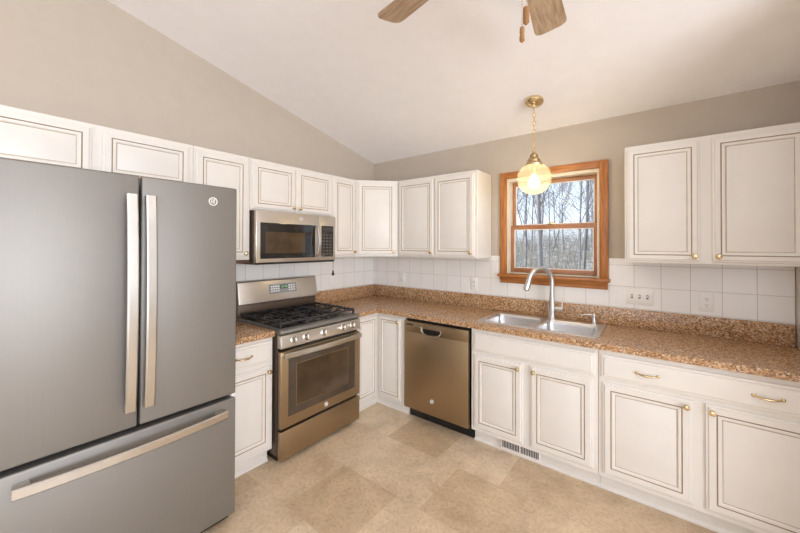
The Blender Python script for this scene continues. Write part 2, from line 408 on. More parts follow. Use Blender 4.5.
# ------------------------------------------------------------------ cabinets
CAB = ['cabinet_paint', 'glaze', 'glaze_soft']
def door_prof(s=.042):
    return ([(0, 0), (0, -.010), (.003, -.0125), (.010, -.013), (.014, -.019), (s, -.019), (s+.0012, -.0168), (s+.0036, -.0168), (s+.006, -.019),
             (s+.018, -.0185), (s+.022, -.014), (s+.0245, -.013), (s+.0268, -.013), (s+.034, -.0155)],
            [0, 0, 0, 0, 0, 1, 1, 1, 0, 0, 2, 2, 0, 0])
def door(parent, w, h, x, z, y=0, rot=0, knob=None, s=.042, name='door'):
    p, ms = door_prof(s)
    o = MB().rings(w, h, p, ms).build(name, CAB, parent, (x, y, z), (0, 0, rot), angle=25)
    if knob:
        kx = {'l': .026, 'r': w-.026}[knob[1]]; kz = {'t': h-.034, 'b': .034}[knob[0]]
        k = MB(); k.lathe([(.007, -.017), (.0085, -.020), (.005, -.024), (.005, -.030), (.0135, -.036), (.0155, -.042), (.012, -.048), (.004, -.051)], (kx, 0, kz), 'y', 18)
        k.build('knob', 'brass', o)
    return o
def drawer(parent, w, h, x, z, pulls=(), name='drawer'):
    p = [(0, 0), (0, -.010), (.003, -.0125), (.012, -.013), (.017, -.019), (.024, -.0195)]
    o = MB().rings(w, h, p, [0]*6).build(name, CAB, parent, (x, 0, z), angle=25)
    for px in pulls:
        k = MB(); L = .05
        pts = [Vector((px+L*t, -.022-.022*(1-abs(t)**2.5), h/2-.004*(1-t*t))) for t in [i/10 for i in range(-10, 11)]]
        k.tube(pts, [.0042+.0022*(1-abs(i/10)) for i in range(-10, 11)], 8)
        for q in (-1, 1): k.lathe([(.009, -.018), (.009, -.021), (.006, -.024), (.007, -.027), (.003, -.030)], (px+q*L, 0, h/2), 'y', 12)
        k.build('pull_handle', 'brass', o)
    return o
def carcass(parent, w, h, d, name='carcass'):
    return MB().box(0, 0, 0, w, d, h, 0, .002, 1).build(name, 'cabinet_paint', parent)
ZU0, ZU1 = 1.402, 2.169; HU = ZU1-ZU0
def crown(parent, w, h, d=0):
    pass
# wall cabinets, left wall (front plane x = .305)
c = thing('wall_cabinet', 'short white cabinet high on the wall above the refrigerator', 'cabinet', (.305, -3.09, 1.862), LEFT)
carcass(c, .985, ZU1-1.862, .30); hh = ZU1-1.862
door(c, .466, hh-.032, .012, .012, s=.038); door(c, .438, hh-.032, .522, .012, s=.038)
c = thing('wall_cabinet', 'white full-height wall cabinet between refrigerator and microwave', 'cabinet', (.305, -2.103, ZU0), LEFT)
carcass(c, .388, HU, .30); door(c, .362, HU-.036, .010, .014, knob='br')
MB().box(0, .002, -.026, .388, .30, -.0005).build('bottom_strip', 'dark_wood_edge', c, smooth=False)
c = thing('wall_cabinet', 'white two-door wall cabinet directly above the microwave', 'cabinet', (.305, -1.713, 1.776), LEFT)
carcass(c, .785, ZU1-1.776, .30); hh = ZU1-1.776
door(c, .377, hh-.030, .012, .010, knob='br'); door(c, .377, hh-.030, .400, .010, knob='bl')
c = thing('wall_cabinet', 'narrow white wall cabinet between microwave and diagonal corner cabinet', 'cabinet', (.305, -.926, ZU0), LEFT)
carcass(c, .314, HU, .30); door(c, .286, HU-.036, .016, .014, knob='br')
c = thing('wall_cabinet', 'white diagonal corner wall cabinet above the worktop corner', 'cabinet', (0, 0, ZU0))
MB().prism([(.003, -.011), (.608, -.011), (.608, -.305), (.305, -.608), (.003, -.608)], 0, HU).build('carcass', 'cabinet_paint', c, smooth=False)
q = .7071; door(c, .386, HU-.036, .305+.022*q, .014, -.608+.022*q, PI/4, knob='br')
c = thing('wall_cabinet', 'white two-door wall cabinet immediately left of the window', 'cabinet', (.611, -.305, ZU0))
carcass(c, 1.482-.611, HU, .294); door(c, .422, HU-.036, .014, .014, knob='br'); door(c, .405, HU-.036, .441, .014, knob='br')
c = thing('wall_cabinet', 'white two-door wall cabinet to the right of the window', 'cabinet', (2.545, -.305, ZU0+.002))
carcass(c, XN-.003-2.545, HU, .294); door(c, .365, HU-.036, .014, .014, knob='br', s=.036); door(c, .385, HU-.036, .432, .014, knob='bl', s=.036)

# base cabinets
T0, T1 = .884, .922
def base(label, x, y, w, rot, hollow=False):
    c = thing('base_cabinet', label, 'cabinet', (x, y, 0), rot)
    k = MB()
    if hollow:
        k.box(0, 0, .105, w, .018, T0-.001); k.box(0, .018, .105, .012, .595, T0-.001); k.box(w-.012, .018, .105, w, .595, T0-.001); k.box(.012, .585, .105, w-.012, .595, T0-.001); k.box(.012, .018, .105, w-.012, .585, .12)
    else: k.box(0, 0, .105, w, .595, T0-.001, 0, .002, 1)
    k.build('carcass', 'cabinet_paint', c)
    k = MB(); k.box(0, .062, 0, w, .08, .105); k.prism([(.062, 0), (.050, 0), (.050, .010), (.062, .022)], 0, w, 'x'); k.build('toe_kick', 'cabinet_paint', c, smooth=False)
    return c
c = base('narrow white base cabinet with drawer between refrigerator and range', .615, -2.103, .393, LEFT)
drawer(c, .365, .142, .012, .715, (.17,)); door(c, .365, .548, .012, .138, knob='tr')
c = base('white sink base cabinet with false drawer front under the sink', 1.582, -.615, .850, 0, True)
drawer(c, .812, .140, .020, .712, name='false_front'); door(c, .366, .552, .024, .134, knob='tr'); door(c, .378, .552, .444, .134, knob='tl')
c = base('white base cabinet with one wide drawer at the right end of the worktop', 2.434, -.615, XN-.003-2.434, 0)
drawer(c, .905, .140, .016, .712, (.228, .70)); door(c, .418, .552, .022, .134, knob='tr'); door(c, .428, .552, .490, .134, knob='tl')
c = thing('base_cabinet', 'white corner base cabinet with two doors meeting at an inside corner', 'cabinet', (0, 0, 0))
MB().prism([(.012, -.012), (.942, -.012), (.942, -.615), (.615, -.615), (.615, -.918), (.012, -.918)], .105, T0-.001).build('carcass', 'cabinet_paint', c, smooth=False)
k = MB(); k.box(.553, -.553, 0, .942, -.54, .105); k.box(.54, -.918, 0, .553, -.54, .105)
k.prism([(-.553, 0), (-.565, 0), (-.565, .010), (-.553, .022)], .553, .942, 'x'); k.prism([(.553, 0), (.565, 0), (.565, .010), (.553, .022)], -.918, -.553, 'y')
k.build('toe_kick', 'cabinet_paint', c, smooth=False)
door(c, .262, .735, .640, .125, -.615, 0, knob='tr', s=.03)
door(c, .262, .735, .615, .125, -.906, LEFT, s=.03)

# floor register set in the toe kick
v = thing('vent_register', 'white louvred heating register in the toe kick below the sink', 'vent', (1.795, -.5656, .012))
f = MB(); f.box(0, -.008, 0, .285, 0, .088, 0, .003); f.build('register_frame', 'white_trim', v)
f = MB()
for i in range(22):
    x = .018+i*.0115+(.008 if i > 10 else 0)
    f.box(x-.0035, -.0095, .022, x+.0035, -.0075, .070, 0)
f.build('louvre', 'slot_dark', v, smooth=False)

# ------------------------------------------------------------------ worktops
HX0, HX1, HY0, HY1 = 1.607, 2.398, -.528, -.098
b = MB(); fy = -.650
b.box(.011, -.650, T0, HX0, -.011, T1, 0); b.box(.011, -.919, T0, .650, -.650, T1, 0)
b.box(HX0, HY1, T0, HX1, -.011, T1); b.box(HX0, fy, T0, HX1, HY0, T1); b.box(HX1, fy, T0, XN-.002, -.011, T1)
t = b.build('worktop', 'laminate', None, smooth=False)
tag(t, 'brown speckled L-shaped laminate worktop with the sink set in', 'worktop')
b = MB(); sh = 1.051
b.box(.030, -.030, T1+.0005, 3.356, -.0105, sh, 0, .004); b.box(.0105, -.919, T1+.0005, .030, -.0105, sh, 0, .004)
b.build('upstand', 'laminate', t)
t = tag(MB().box(.011, -2.102, T0, .650, -1.712, T1, 0, .003).build('worktop', 'laminate'), 'short piece of brown speckled worktop between refrigerator and range', 'worktop')

# ------------------------------------------------------------------ maker emblem (ring and curled monogram)
def emblem(parent, x, z, r=.016, y=-.0005):
    b = MB(); b.lathe([(r, 0), (r, -.0025), (r*.9, -.003), (r*.9, 0)], (x, y, z), 'y', 28, 0)
    b.tube([Vector((x+r*.93*math.cos(t), y-.0025, z+r*.93*math.sin(t))) for t in [2*PI*i/28 for i in range(28)]], r*.15, 6, 1, True)
    def sw(pts): b.tube([Vector((x+r*p[0], y-.0035, z+r*p[1])) for p in pts], r*.11, 5, 1)
    sw([(-.05, .35), (-.2, .55), (-.42, .42), (-.5, .05), (-.42, -.3), (-.2, -.42), (-.02, -.25), (-.05, .0), (-.3, -.05)])
    sw([(.05, -.5), (-.02, -.1), (.1, .4), (.3, .55), (.42, .38), (.3, .1), (.12, .05), (.35, -.05), (.42, -.3), (.28, -.45), (.1, -.3)])
    return b.build('emblem', ['slate', 'white_plastic'], parent)
def bow_bar(p0, p1, outv, bow, base_, w, th, n=16, mat=0, b=None):
    """flat bar from p0 to p1, swelling along outv, with a wide face towards outv"""
    b = b or MB(); p0, p1, outv = Vector(p0), Vector(p1), Vector(outv); ax = (p1-p0).normalized(); sd = ax.cross(outv).normalized()
    loops = []
    for i in range(n+1):
        t = i/n; c_ = p0.lerp(p1, t)+outv*(base_+bow*math.sin(PI*t)**.8)
        sec = [(-w/2, -th/2), (w/2, -th/2), (w/2, th*.15), (w*.36, th/2), (-w*.36, th/2), (-w/2, th*.15)]
        loops.append([c_+sd*s_+outv*o_ for s_, o_ in sec])
    b.loft(loops, mat)
    return b

# ------------------------------------------------------------------ refrigerator
fr = thing('refrigerator', 'large grey slate french-door refrigerator with bottom freezer drawer', 'refrigerator', (.90, -2.985, 0), LEFT)
WF = .880
MB().box(.006, .082, .03, WF-.006, .86, 1.795, 0, .006).build('body', 'slate', fr)
b = MB(); b.box(.012, .055, .0, WF-.012, .80, .045, 0); b.build('base_grille', 'black_plastic', fr, smooth=False)
b = MB(); b.box(.012, .062, .05, WF-.012, .0815, 1.79); b.build('door_gasket', 'black_plastic', fr, smooth=False)
ZD0, ZD1 = .697, 1.822
dl = MB().box(0, 0, ZD0, .4355, .06, ZD1, 0, .008, 3).build('door', 'slate', fr)
dr = MB().box(.4445, 0, ZD0, WF, .06, ZD1, 0, .008, 3).build('door', 'slate', fr)
fd = MB().box(0, 0, .045, WF, .06, .675, 0, .008, 3).build('freezer_drawer', 'slate', fr)
for d_, x in ((dl, .402), (dr, .471)):
    b = bow_bar((x, 0, .785), (x, 0, 1.733), (0, -1, 0), .022, .036, .040, .016)
    for z in (.80, 1.718): b.box(x-.014, -.040, z-.014, x+.014, .002, z+.014, 0, .004)
    b.build('handle', 'handle_steel', d_)
b = bow_bar((.060, 0, .622), (.812, 0, .622), (0, -1, 0), .026, .050, .040, .018)
for x in (.085, .787): b.box(x-.022, -.040, .612, x+.022, .002, .636, 0, .004)
b.build('handle', 'handle_steel', fd)
emblem(dr, .752, 1.738, .021)
for x0, x1 in ((.01, .10), (WF-.10, WF-.01)): MB().box(x0, .065, 1.7955, x1, .15, 1.815, 0, .005).build('hinge_cover', 'black_plastic', fr)
for x0, x1 in ((.0, .018), (WF-.018, WF)): MB().box(x0, .012, .679, x1, .05, .694, 0, .002).build('hinge_pin', 'white_plastic', fr)

# ------------------------------------------------------------------ range
WR = .765
rg = thing('gas_range', 'freestanding slate gas range with five front knobs, warm light tinted into its finish', 'range', (.69, -1.694, 0), LEFT)
MB().box(.002, .047, .045, WR-.002, .655, .905, 0, .004).build('body', 'side_bronze', rg)
b = MB(); b.box(.02, .075, 0, WR-.02, .64, .046, 0); b.build('plinth', 'black_plastic', rg, smooth=False)
MB().box(.004, .036, .05, WR-.004, .0465, .895).build('front_frame', 'black_plastic', rg, smooth=False)
b = MB(); b.box(.001, 0, .030, WR-.001, .035, .226, 0, .006); dw = b.build('storage_drawer', 'warm_lit_slate', rg)
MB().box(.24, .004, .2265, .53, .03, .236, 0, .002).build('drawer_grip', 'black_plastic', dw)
od = MB().box(.001, 0, .244, WR-.001, .035, .775, 0, .006).build('oven_door', 'warm_lit_slate', rg)
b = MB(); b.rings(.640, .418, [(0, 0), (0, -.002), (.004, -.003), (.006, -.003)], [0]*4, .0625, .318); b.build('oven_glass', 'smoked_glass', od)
b = MB(); b.rings(.50, .30, [(0, -.0031), (0, -.0036), (.004, -.0036), (.0045, -.0034)], [0, 0, 0, 1], .125, .372); b.build('oven_window', ['warm_lit_slate', 'oven_glass'], od)
b = bow_bar((.020, 0, .752), (WR-.020, 0, .752), (0, -1, 0), .022, .032, .038, .018)
for x in (.04, WR-.04): b.box(x-.015, -.034, .741, x+.015, .002, .763, 0, .004)
b.build('handle', 'handle_steel', od)
MB().box(.10, .008, .7755, WR-.10, .03, .784).build('door_vent', 'slot_dark', od, smooth=False)
emblem(od, .398, .284, .016)
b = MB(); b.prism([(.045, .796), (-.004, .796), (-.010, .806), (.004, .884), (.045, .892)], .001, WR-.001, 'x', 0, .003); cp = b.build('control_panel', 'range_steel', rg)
for x in (.105, .208, .373, .570, .672):
    k = MB(); k.lathe([(.029, .004), (.029, -.003), (.0235, -.006), (.022, -.028), (.019, -.032), (.003, -.033)], (0, 0, 0), 'y', 24); k.box(-.0055, -.040, -.022, .0055, -.028, .022, 0, .002)
    ko = k.build('knob', 'handle_steel', cp, (x, -.004, .845), (R(-9), 0, 0))
b = MB(); b.prism([(.655, .893), (.655, .926), (.030, .926), (.002, .918), (-.004, .905), (.006, .893)], .0, WR, 'x', 0, .003); b.build('cooktop', 'slate', rg)
MB().box(.03, .05, .9265, WR-.03, .585, .929, 0, .001).build('burner_tray', 'black_enamel', rg)
for x, y, r_ in ((.17, .18, .045), (.17, .44, .038), (.3825, .31, .05), (.595, .18, .05), (.595, .44, .038)):
    k = MB(); k.lathe([(r_*1.25, .929), (r_*1.2, .938), (r_, .940), (r_, .946), (r_*.7, .951), (.002, .952)], (x, y, 0), 'z', 22)
    k.build('burner', 'burner_cap', rg)
for i in range(3):     # three cast iron grates
    gx0 = .022+i*.2415; gx1 = gx0+.238; g = MB(); y0, y1 = .045, .580; zt_, th, bw = .966, .013, .011
    def bar(xa, ya, xb, yb):
        if abs(xa-xb) < 1e-6: g.box(xa-bw/2, min(ya, yb), zt_-th, xa+bw/2, max(ya, yb), zt_, 0, .0025, 1)
        else: g.box(min(xa, xb), ya-bw/2, zt_-th, max(xa, xb), ya+bw/2, zt_, 0, .0025, 1)
    for xx in (gx0+.006, gx1-.006): bar(xx, y0, xx, y1)
    for yy in (y0+.006, (y0+y1)/2, y1-.006): bar(gx0, yy, gx1, yy)
    xm = (gx0+gx1)/2
    for yc in (.18, .44):
        for sgn in (-1, 1):
            bar(xm, yc+sgn*.03, xm, yc+sgn*.125)
            bar(xm+sgn*.03, yc, xm+sgn*.118, yc)
            bar(xm-.055, yc+sgn*.07, xm-.055, yc+sgn*.125); bar(xm+.055, yc+sgn*.07, xm+.055, yc+sgn*.125)
    n_ = 11
    for k in range(n_):   # raised finger tips along the outer rails
        yy = y0+.02+k*(y1-y0-.04)/(n_-1)
        for xx in (gx0+.006, gx1-.006):
            g.box(xx-.012, yy-.005, zt_-.004, xx+.012, yy+.005, zt_+.006, 0, .002, 1)
    for xx in (gx0+.008, gx1-.008):
        for yy in (y0+.008, y1-.008): g.box(xx-.007, yy-.007, .9295, xx+.007, yy+.007, zt_-.006)
    g.build('grate', 'cast_iron', rg)
b = MB(); b.box(.004, .600, .9265, WR-.004, .655, 1.03, 0, .002); b.build('backguard_riser', 'side_bronze', rg)
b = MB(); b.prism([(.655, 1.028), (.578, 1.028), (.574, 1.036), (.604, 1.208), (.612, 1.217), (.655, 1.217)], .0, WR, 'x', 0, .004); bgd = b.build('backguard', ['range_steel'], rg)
MB().prism([(.6545, 1.030), (.582, 1.030), (.608, 1.212), (.6545, 1.212)], -.003, .0005, 'x').build('end_cap', 'side_bronze', bgd, smooth=False)
# display on the sloped face
sl = math.atan2(.030, .172)
def on_guard(b, x0, z0, x1, z1, th, mat=0): b.box(x0, -th, z0, x1, .0, z1, mat, min(.003, th*.4) if th > .002 else 0)
b = MB(); on_guard(b, 0, 0, .268, .080, .004); dsp = b.build('display_panel', 'display', bgd, (.268, .5835, 1.095), (-sl, 0, 0))
key = MB().box(0, -.0052, 0, .016, -.004, .012).build('button', 'white_plastic', dsp, (.012, 0, .014), smooth=False)
for r_ in range(3):
    for x in (.012, .034, .056, .078, .186, .210, .234):
        if (r_, x) == (0, .012): continue
        k = key.copy(); COL.objects.link(k); k.parent = dsp; k.location = (x, 0, .014+r_*.02)
b = MB(); b.box(.104, -.0052, .036, .176, -.004, .068); dp2 = b.build('clock', 'black_glass', dsp, smooth=False)
b = MB()
for i in range(4):
    x = .116+i*.014+(.004 if i > 1 else 0); b.box(x, -.0058, .044, x+.002, -.0053, .060); b.box(x+.007, -.0058, .044, x+.009, -.0053, .060); b.box(x, -.0058, .058, x+.009, -.0053, .060)
b.build('digits', 'clock_digits', dp2, smooth=False)

# ------------------------------------------------------------------ microwave over the range
mw = thing('microwave', 'over-the-range microwave with dark glass door and keypad', 'microwave', (.375, -1.702, 1.364), LEFT)
WM, HM = .768, .409
MB().box(.0, .034, .0, WM, .363, HM, 0, .003).build('body', 'side_bronze', mw)
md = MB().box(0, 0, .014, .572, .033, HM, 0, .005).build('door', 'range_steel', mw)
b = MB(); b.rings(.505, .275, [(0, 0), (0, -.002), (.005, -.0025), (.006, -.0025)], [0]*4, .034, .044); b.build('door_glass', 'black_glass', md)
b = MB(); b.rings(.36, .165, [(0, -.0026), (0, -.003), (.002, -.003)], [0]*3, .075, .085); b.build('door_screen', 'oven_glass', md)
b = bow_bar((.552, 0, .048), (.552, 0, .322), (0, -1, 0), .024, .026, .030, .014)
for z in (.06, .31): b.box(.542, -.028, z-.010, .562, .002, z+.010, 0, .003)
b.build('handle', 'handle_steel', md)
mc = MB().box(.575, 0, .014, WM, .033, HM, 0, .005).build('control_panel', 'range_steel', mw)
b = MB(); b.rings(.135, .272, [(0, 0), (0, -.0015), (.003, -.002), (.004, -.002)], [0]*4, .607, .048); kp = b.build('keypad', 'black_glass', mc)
b = MB()
for r_ in range(7):
    for c_ in range(3): b.box(.620+c_*.038, -.0028, .066+r_*.028, .644+c_*.038, -.0021, .078+r_*.028)
b.build('keypad_marks', 'keypad_mark', kp, smooth=False)
b = MB(); b.box(.617, -.0028, .270, .732, -.0021, .306); b.build('clock', 'slot_dark', kp, smooth=False)
emblem(md, .395, .364, .015)
MB().box(.01, .004, .0, WM-.01, .05, .0135).build('vent_grille', 'black_plastic', mw, smooth=False)

# ------------------------------------------------------------------ dishwasher
dwx = thing('dishwasher', 'built-in slate dishwasher with pocket handle, warm light tinted into its finish', 'dishwasher', (.947, -.645, 0))
WD = .622
MB().box(.010, .036, .10, WD-.010, .60, .872).build('body', 'black_plastic', dwx, smooth=False)
MB().box(.0, .095, 0, WD, .14, .10).build('toe_kick', 'black_plastic', dwx, smooth=False)
# door front with a pocket behind the lip
PX0, PX1, PZ0, PZ1 = .195, .378, .768, .812
b = MB(); b.box(.004, 0, .108, WD-.004, .035, PZ0, 0, .004); dd = b.build('door', 'warm_lit_slate', dwx)
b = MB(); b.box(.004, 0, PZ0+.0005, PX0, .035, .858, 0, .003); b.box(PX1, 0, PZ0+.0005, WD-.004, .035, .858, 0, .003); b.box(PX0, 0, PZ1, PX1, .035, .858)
cpn = b.build('control_panel', 'warm_lit_slate', dd)
MB().box(PX0-.002, .022, PZ0-.001, PX1+.002, .034, PZ1+.001).build('handle_pocket', 'black_plastic', dd, smooth=False)
b = MB(); xc = (PX0+PX1)/2; hw = (PX1-PX0)/2+.004
b.tube([Vector((PX0-.085+.02*i, -.004, PZ1+.014-.0008*i)) for i in range(4)]+[Vector((xc-hw*math.cos(PI*t), -.006, PZ1+.008-(.058)*math.sin(PI*t)**.6)) for t in [i/16 for i in range(17)]], .0055, 8)
b.build('handle_lip', 'handle_steel', dd)
b = MB()
for i in range(4): b.box(.255+i*.03, -.0012, .832, .270+i*.03, .0, .838)
b.build('indicator', 'display', cpn, smooth=False)
for i in range(3):
    b = MB(); b.rings(.022, .022, [(0, 0), (0, -.002), (.003, -.002), (.004, -.0005)], [0]*4, .43+i*.034, .814); b.build('button', 'warm_lit_slate', cpn, smooth=False)
MB().box(.030, -.001, .822, .10, 0, .838).build('badge', 'slot_dark', cpn, smooth=False)
emblem(dd, .294, .226, .016)

# ------------------------------------------------------------------ sink
sk = thing('kitchen_sink', 'stainless steel double bowl drop-in sink below the window', 'sink', (2.0025, -.313, T1))
def rrect(x0, y0, x1, y1, r, z, n=5):
    o = []
    for cx, cy, a0 in ((x1-r, y1-r, 0), (x0+r, y1-r, PI/2), (x0+r, y0+r, PI), (x1-r, y0+r, 3*PI/2)):
        o += [Vector((cx+r*math.cos(a0+PI/2*i/n), cy+r*math.sin(a0+PI/2*i/n), z)) for i in range(n+1)]
    return o
bm = bmesh.new()
def ringadd(pts):
    vs = [bm.verts.new(p) for p in pts]; return vs
def bridge(A, B):
    k = len(A)
    for j in range(k): bm.faces.new((A[j], A[(j+1) % k], B[(j+1) % k], B[j]))
X0, X1, Y0, Y1 = -.4175, .4175, -.237, .237
o0 = ringadd(rrect(X0, Y0, X1, Y1, .03, .0004)); o1 = ringadd(rrect(X0+.004, Y0+.004, X1-.004, Y1-.004, .027, .005)); bridge(o0, o1)
edges = [bm.edges.get((o1[i], o1[(i+1) % len(o1)])) for i in range(len(o1))]
BW = [(X0+.034, -.016), (.016, X1-.034)]; by0, by1 = Y0+.030, Y1-.080
for xa, xb in BW:
    r0 = ringadd(rrect(xa, by0, xb, by1, .045, .005)); edges += [bm.edges.new((r0[i], r0[(i+1) % len(r0)])) for i in range(len(r0))]
    prev = r0
    for d, z, rr in ((.004, .001, .043), (.008, -.02, .043), (.016, -.150, .045), (.024, -.166, .05), (.045, -.174, .05)):
        nx = ringadd(rrect(xa+d, by0+d, xb-d, by1-d, rr, z)); bridge(prev, nx); prev = nx
    bm.faces.new(prev)
bmesh.ops.triangle_fill(bm, use_beauty=True, edges=edges)
bmesh.ops.recalc_face_normals(bm, faces=bm.faces)
h = MB(); h.bm.free(); h.bm = bm; h.build('basin', 'sink_steel', sk, angle=40)
for xa, xb in BW:
    h = MB(); h.lathe([(.044, -.1738), (.043, -.1715), (.034, -.1715), (.030, -.1735), (.028, -.1737)], ((xa+xb)/2, (by0+by1)/2, 0), 'z', 24); h.lathe([(.012, -.1736), (.011, -.168), (.004, -.166)], ((xa+xb)/2, (by0+by1)/2, 0)); h.build('drain', 'steel', sk)
# faucet
fc = thing('kitchen_faucet', 'brushed nickel gooseneck pull-down faucet behind the sink bowls', 'faucet', (2.040, -.116, T1+.005))
b = MB(); b.lathe([(.031, 0), (.031, .006), (.025, .012), (.024, .02), (.024, .056)]); b.build('base', 'steel', fc)
dirv = Vector((-.62, -.78, 0)).normalized(); RA = .104
pts = [Vector((0, 0, z)) for z in (.055, .10, .16, .22, .26, .30)]
pts += [dirv*RA*(1-math.cos(t))+Vector((0, 0, .30+RA*math.sin(t))) for t in [PI*.92*i/18 for i in range(1, 19)]]
b = MB(); b.tube(pts, [.023]*2+[.020]*1+[.0175]*(len(pts)-3), 14); b.build('spout', 'steel', fc)
e_ = pts[-1]; td = (pts[-1]-pts[-2]).normalized()
b = MB(); b.tube([e_, e_+td*.01, e_+td*.03, e_+td*.085, e_+td*.095], [.018, .021, .021, .0235, .022], 14); b.build('spray_head', 'steel', fc)
b = MB(); b.tube([e_+td*.0945, e_+td*.099], [.016, .015], 14); b.build('aerator', 'slot_dark', fc)
b = MB(); b.tube([(.016, 0, .085), (.05, 0, .085), (.082, 0, .085)], .0175, 14); b.tube([(-.016, 0, .085), (-.028, 0, .085)], .013, 12); b.build('valve_body', 'steel', fc)
b = MB(); b.tube([(.074, 0, .098), (.076, 0, .13), (.078, 0, .175)], [.006, .0045, .004], 8); b.build('lever', 'steel', fc)
sd_ = thing('soap_dispenser', 'small steel soap pump at the sink back edge right of the faucet', 'soap dispenser', (2.335, -.112, T1+.005))
b = MB(); b.lathe([(.022, 0), (.022, .005), (.014, .010), (.014, .035), (.011, .04), (.010, .055)]); b.build('base', 'steel', sd_)
b = MB(); b.lathe([(.015, .052), (.016, .060), (.015, .074), (.004, .077)]); b.tube([(0, 0, .068), (-.04, -.015, .068), (-.075, -.028, .062), (-.08, -.030, .055)], [.007, .006, .005, .005], 8); b.build('pump_head', 'steel', sd_)

# ------------------------------------------------------------------ electrical plates
def plate(name, label, cat, x, z, w, h, kind, n=1, rot=0, loc=None):
    p = thing(name, label, cat, loc or (x, -.0092, z), rot)
    b = MB(); b.box(-w/2, -.006, -h/2, w/2, 0, h/2, 0, .0025); b.build('cover_plate', 'white_plastic', p)
    if kind == 'duplex':
        for s in (-1, 1):
            f = MB(); f.lathe([(.0165, -.006), (.0165, -.0085), (.002, -.0085)], (0, 0, s*.020), 'y', 20); r = f.build('receptacle', 'white_plastic', p)
            k = MB(); k.box(-.0075, -.0092, s*.020+.001, -.005, -.0084, s*.020+.010); k.box(.005, -.0092, s*.020+.001, .0075, -.0084, s*.020+.009); k.lathe([(.003, -.0092), (.0028, -.0084)], (0, 0, s*.020-.007), 'y', 10); k.build('slots', 'slot_dark', r, smooth=False)
    elif kind == 'switch':
        for i in range(n):
            x_ = (i-(n-1)/2)*.046; f = MB(); f.box(x_-.006, -.0068, -.014, x_+.006, -.006, .014); r = f.build('switch_slot', 'slot_dark', p, smooth=False)
            k = MB(); k.box(x_-.0042, -.016, -.004, x_+.0042, -.006, .009, 0, .001); k.build('toggle', 'white_plastic', r)
    else:
        f = MB(); f.box(-.016, -.0075, -.033, .016, -.006, .033, 0, .001); f.build('rocker', 'white_plastic', p)
    return p
plate('wall_outlet', 'white duplex outlet on the tiles below the two-door cabinet by the window', 'outlet', 1.312, 1.145, .072, .118, 'duplex')
plate('wall_outlet', 'white duplex outlet on the tiles beside the triple switch plate', 'outlet', 2.972, 1.142, .072, .118, 'duplex')
plate('light_switch', 'white triple toggle switch plate on the tiles right of the window', 'switch', 2.610, 1.146, .158, .116, 'switch', 3)
plate('light_switch', 'single white switch plate on the tiles near the worktop corner', 'switch', .441, 1.165, .072, .118, 'rocker')
plate('wall_outlet', 'white outlet plate on the tiles behind the hanging pull cord', 'outlet', 0, 0, .072, .118, 'rocker', rot=LEFT, loc=(.0092, -.66, 1.15))
pc = thing('pull_cord', 'short cord with dark wooden bob hanging below the microwave corner', 'pull cord', (.30, -.895, 1.228))
b = MB(); b.tube([(0, 0, .045), (0, 0, .10), (0, 0, ZU0-1.228-.0005)], .0022, 6); b.build('cord', 'old_brass', pc)
b = MB(); b.lathe([(.003, .05), (.006, .046), (.009, .030), (.014, .014), (.013, .006), (.005, 0)], seg=14); b.build('bob', 'dark_wood_edge', pc)

# ------------------------------------------------------------------ pendant lamp
PXc, PYc = 1.996, -.439; PZ = zc(PYc); GZ, GR = 2.008, .117
pl = thing('pendant_lamp', 'brass chain pendant with lit amber glass globe over the sink', 'pendant lamp', (PXc, PYc, GZ))
b = MB(); b.lathe([(.066, .012), (.066, -.006), (.060, -.014), (.035, -.028), (.014, -.036), (.010, -.05), (.004, -.052)], seg=32)
b.build('ceiling_canopy', 'brass', pl, (0, 0, PZ-GZ-.012), (math.atan(-SL), 0, 0))
b = MB(); top = PZ-GZ-.062; bot = .235; nl = 9; L = (top-bot)/nl
for i in range(nl):
    zc0 = bot+L*(i+.5); a_, bb = L*.62, .011; u_ = Vector((1, 0, 0)) if i % 2 else Vector((0, 1, 0))
    b.tube([u_*bb*math.cos(t)+Vector((0, 0, zc0+a_*math.sin(t))) for t in [2*PI*k/14 for k in range(14)]], .0026, 6, 0, True)
b.tube([Vector((.004*math.cos(k*1.1), .004*math.sin(k*1.1), bot-.02+k*(top-bot+.03)/24)) for k in range(25)], .0016, 5, 0)
b.build('chain', 'old_brass', pl)
b = MB(); b.lathe([(.060, .094), (.062, .106), (.055, .118), (.046, .122), (.046, .136), (.036, .150), (.030, .156), (.030, .172), (.020, .184), (.013, .192), (.013, .202), (.004, .206)], seg=28)
b.tube([Vector((.013*math.cos(t), 0, .219+.016*math.sin(t))) for t in [2*PI*k/16 for k in range(16)]], .003, 6, 0, True); b.build('fitter_cap', 'old_brass', pl)
prof = []; nseg = 22
for i in range(nseg+1):
    t = -PI/2+(PI*.5+.96)*i/nseg; prof.append((GR*math.cos(t), GR*math.sin(t)))
bm = bmesh.new(); rs = []; sg = 72
for r_, z_ in prof: rs.append([bm.verts.new(((r_+(.0016 if k % 2 else -.0008)*min(1, r_/.05))*math.cos(2*PI*k/sg), (r_+(.0016 if k % 2 else -.0008)*min(1, r_/.05))*math.sin(2*PI*k/sg), z_)) for k in range(sg)])
for A, B in zip(rs, rs[1:]):
    for k in range(sg): bm.faces.new((A[k], A[(k+1) % sg], B[(k+1) % sg], B[k]))
bmesh.ops.remove_doubles(bm, verts=bm.verts, dist=1e-5); bmesh.ops.recalc_face_normals(bm, faces=bm.faces)
h = MB(); h.bm.free(); h.bm = bm; h.build('glass_globe', 'amber_glass', pl, angle=80)
b = MB(); b.lathe([(.002, -.076), (.022, -.070), (.038, -.050), (.040, -.030), (.033, -.006), (.018, .018), (.013, .03)], seg=20); b.build('bulb', 'bulb_glow', pl)
b = MB(); b.lathe([(.015, .03), (.016, .034), (.016, .094), (.004, .096)], seg=16); b.build('socket', 'old_brass', pl)
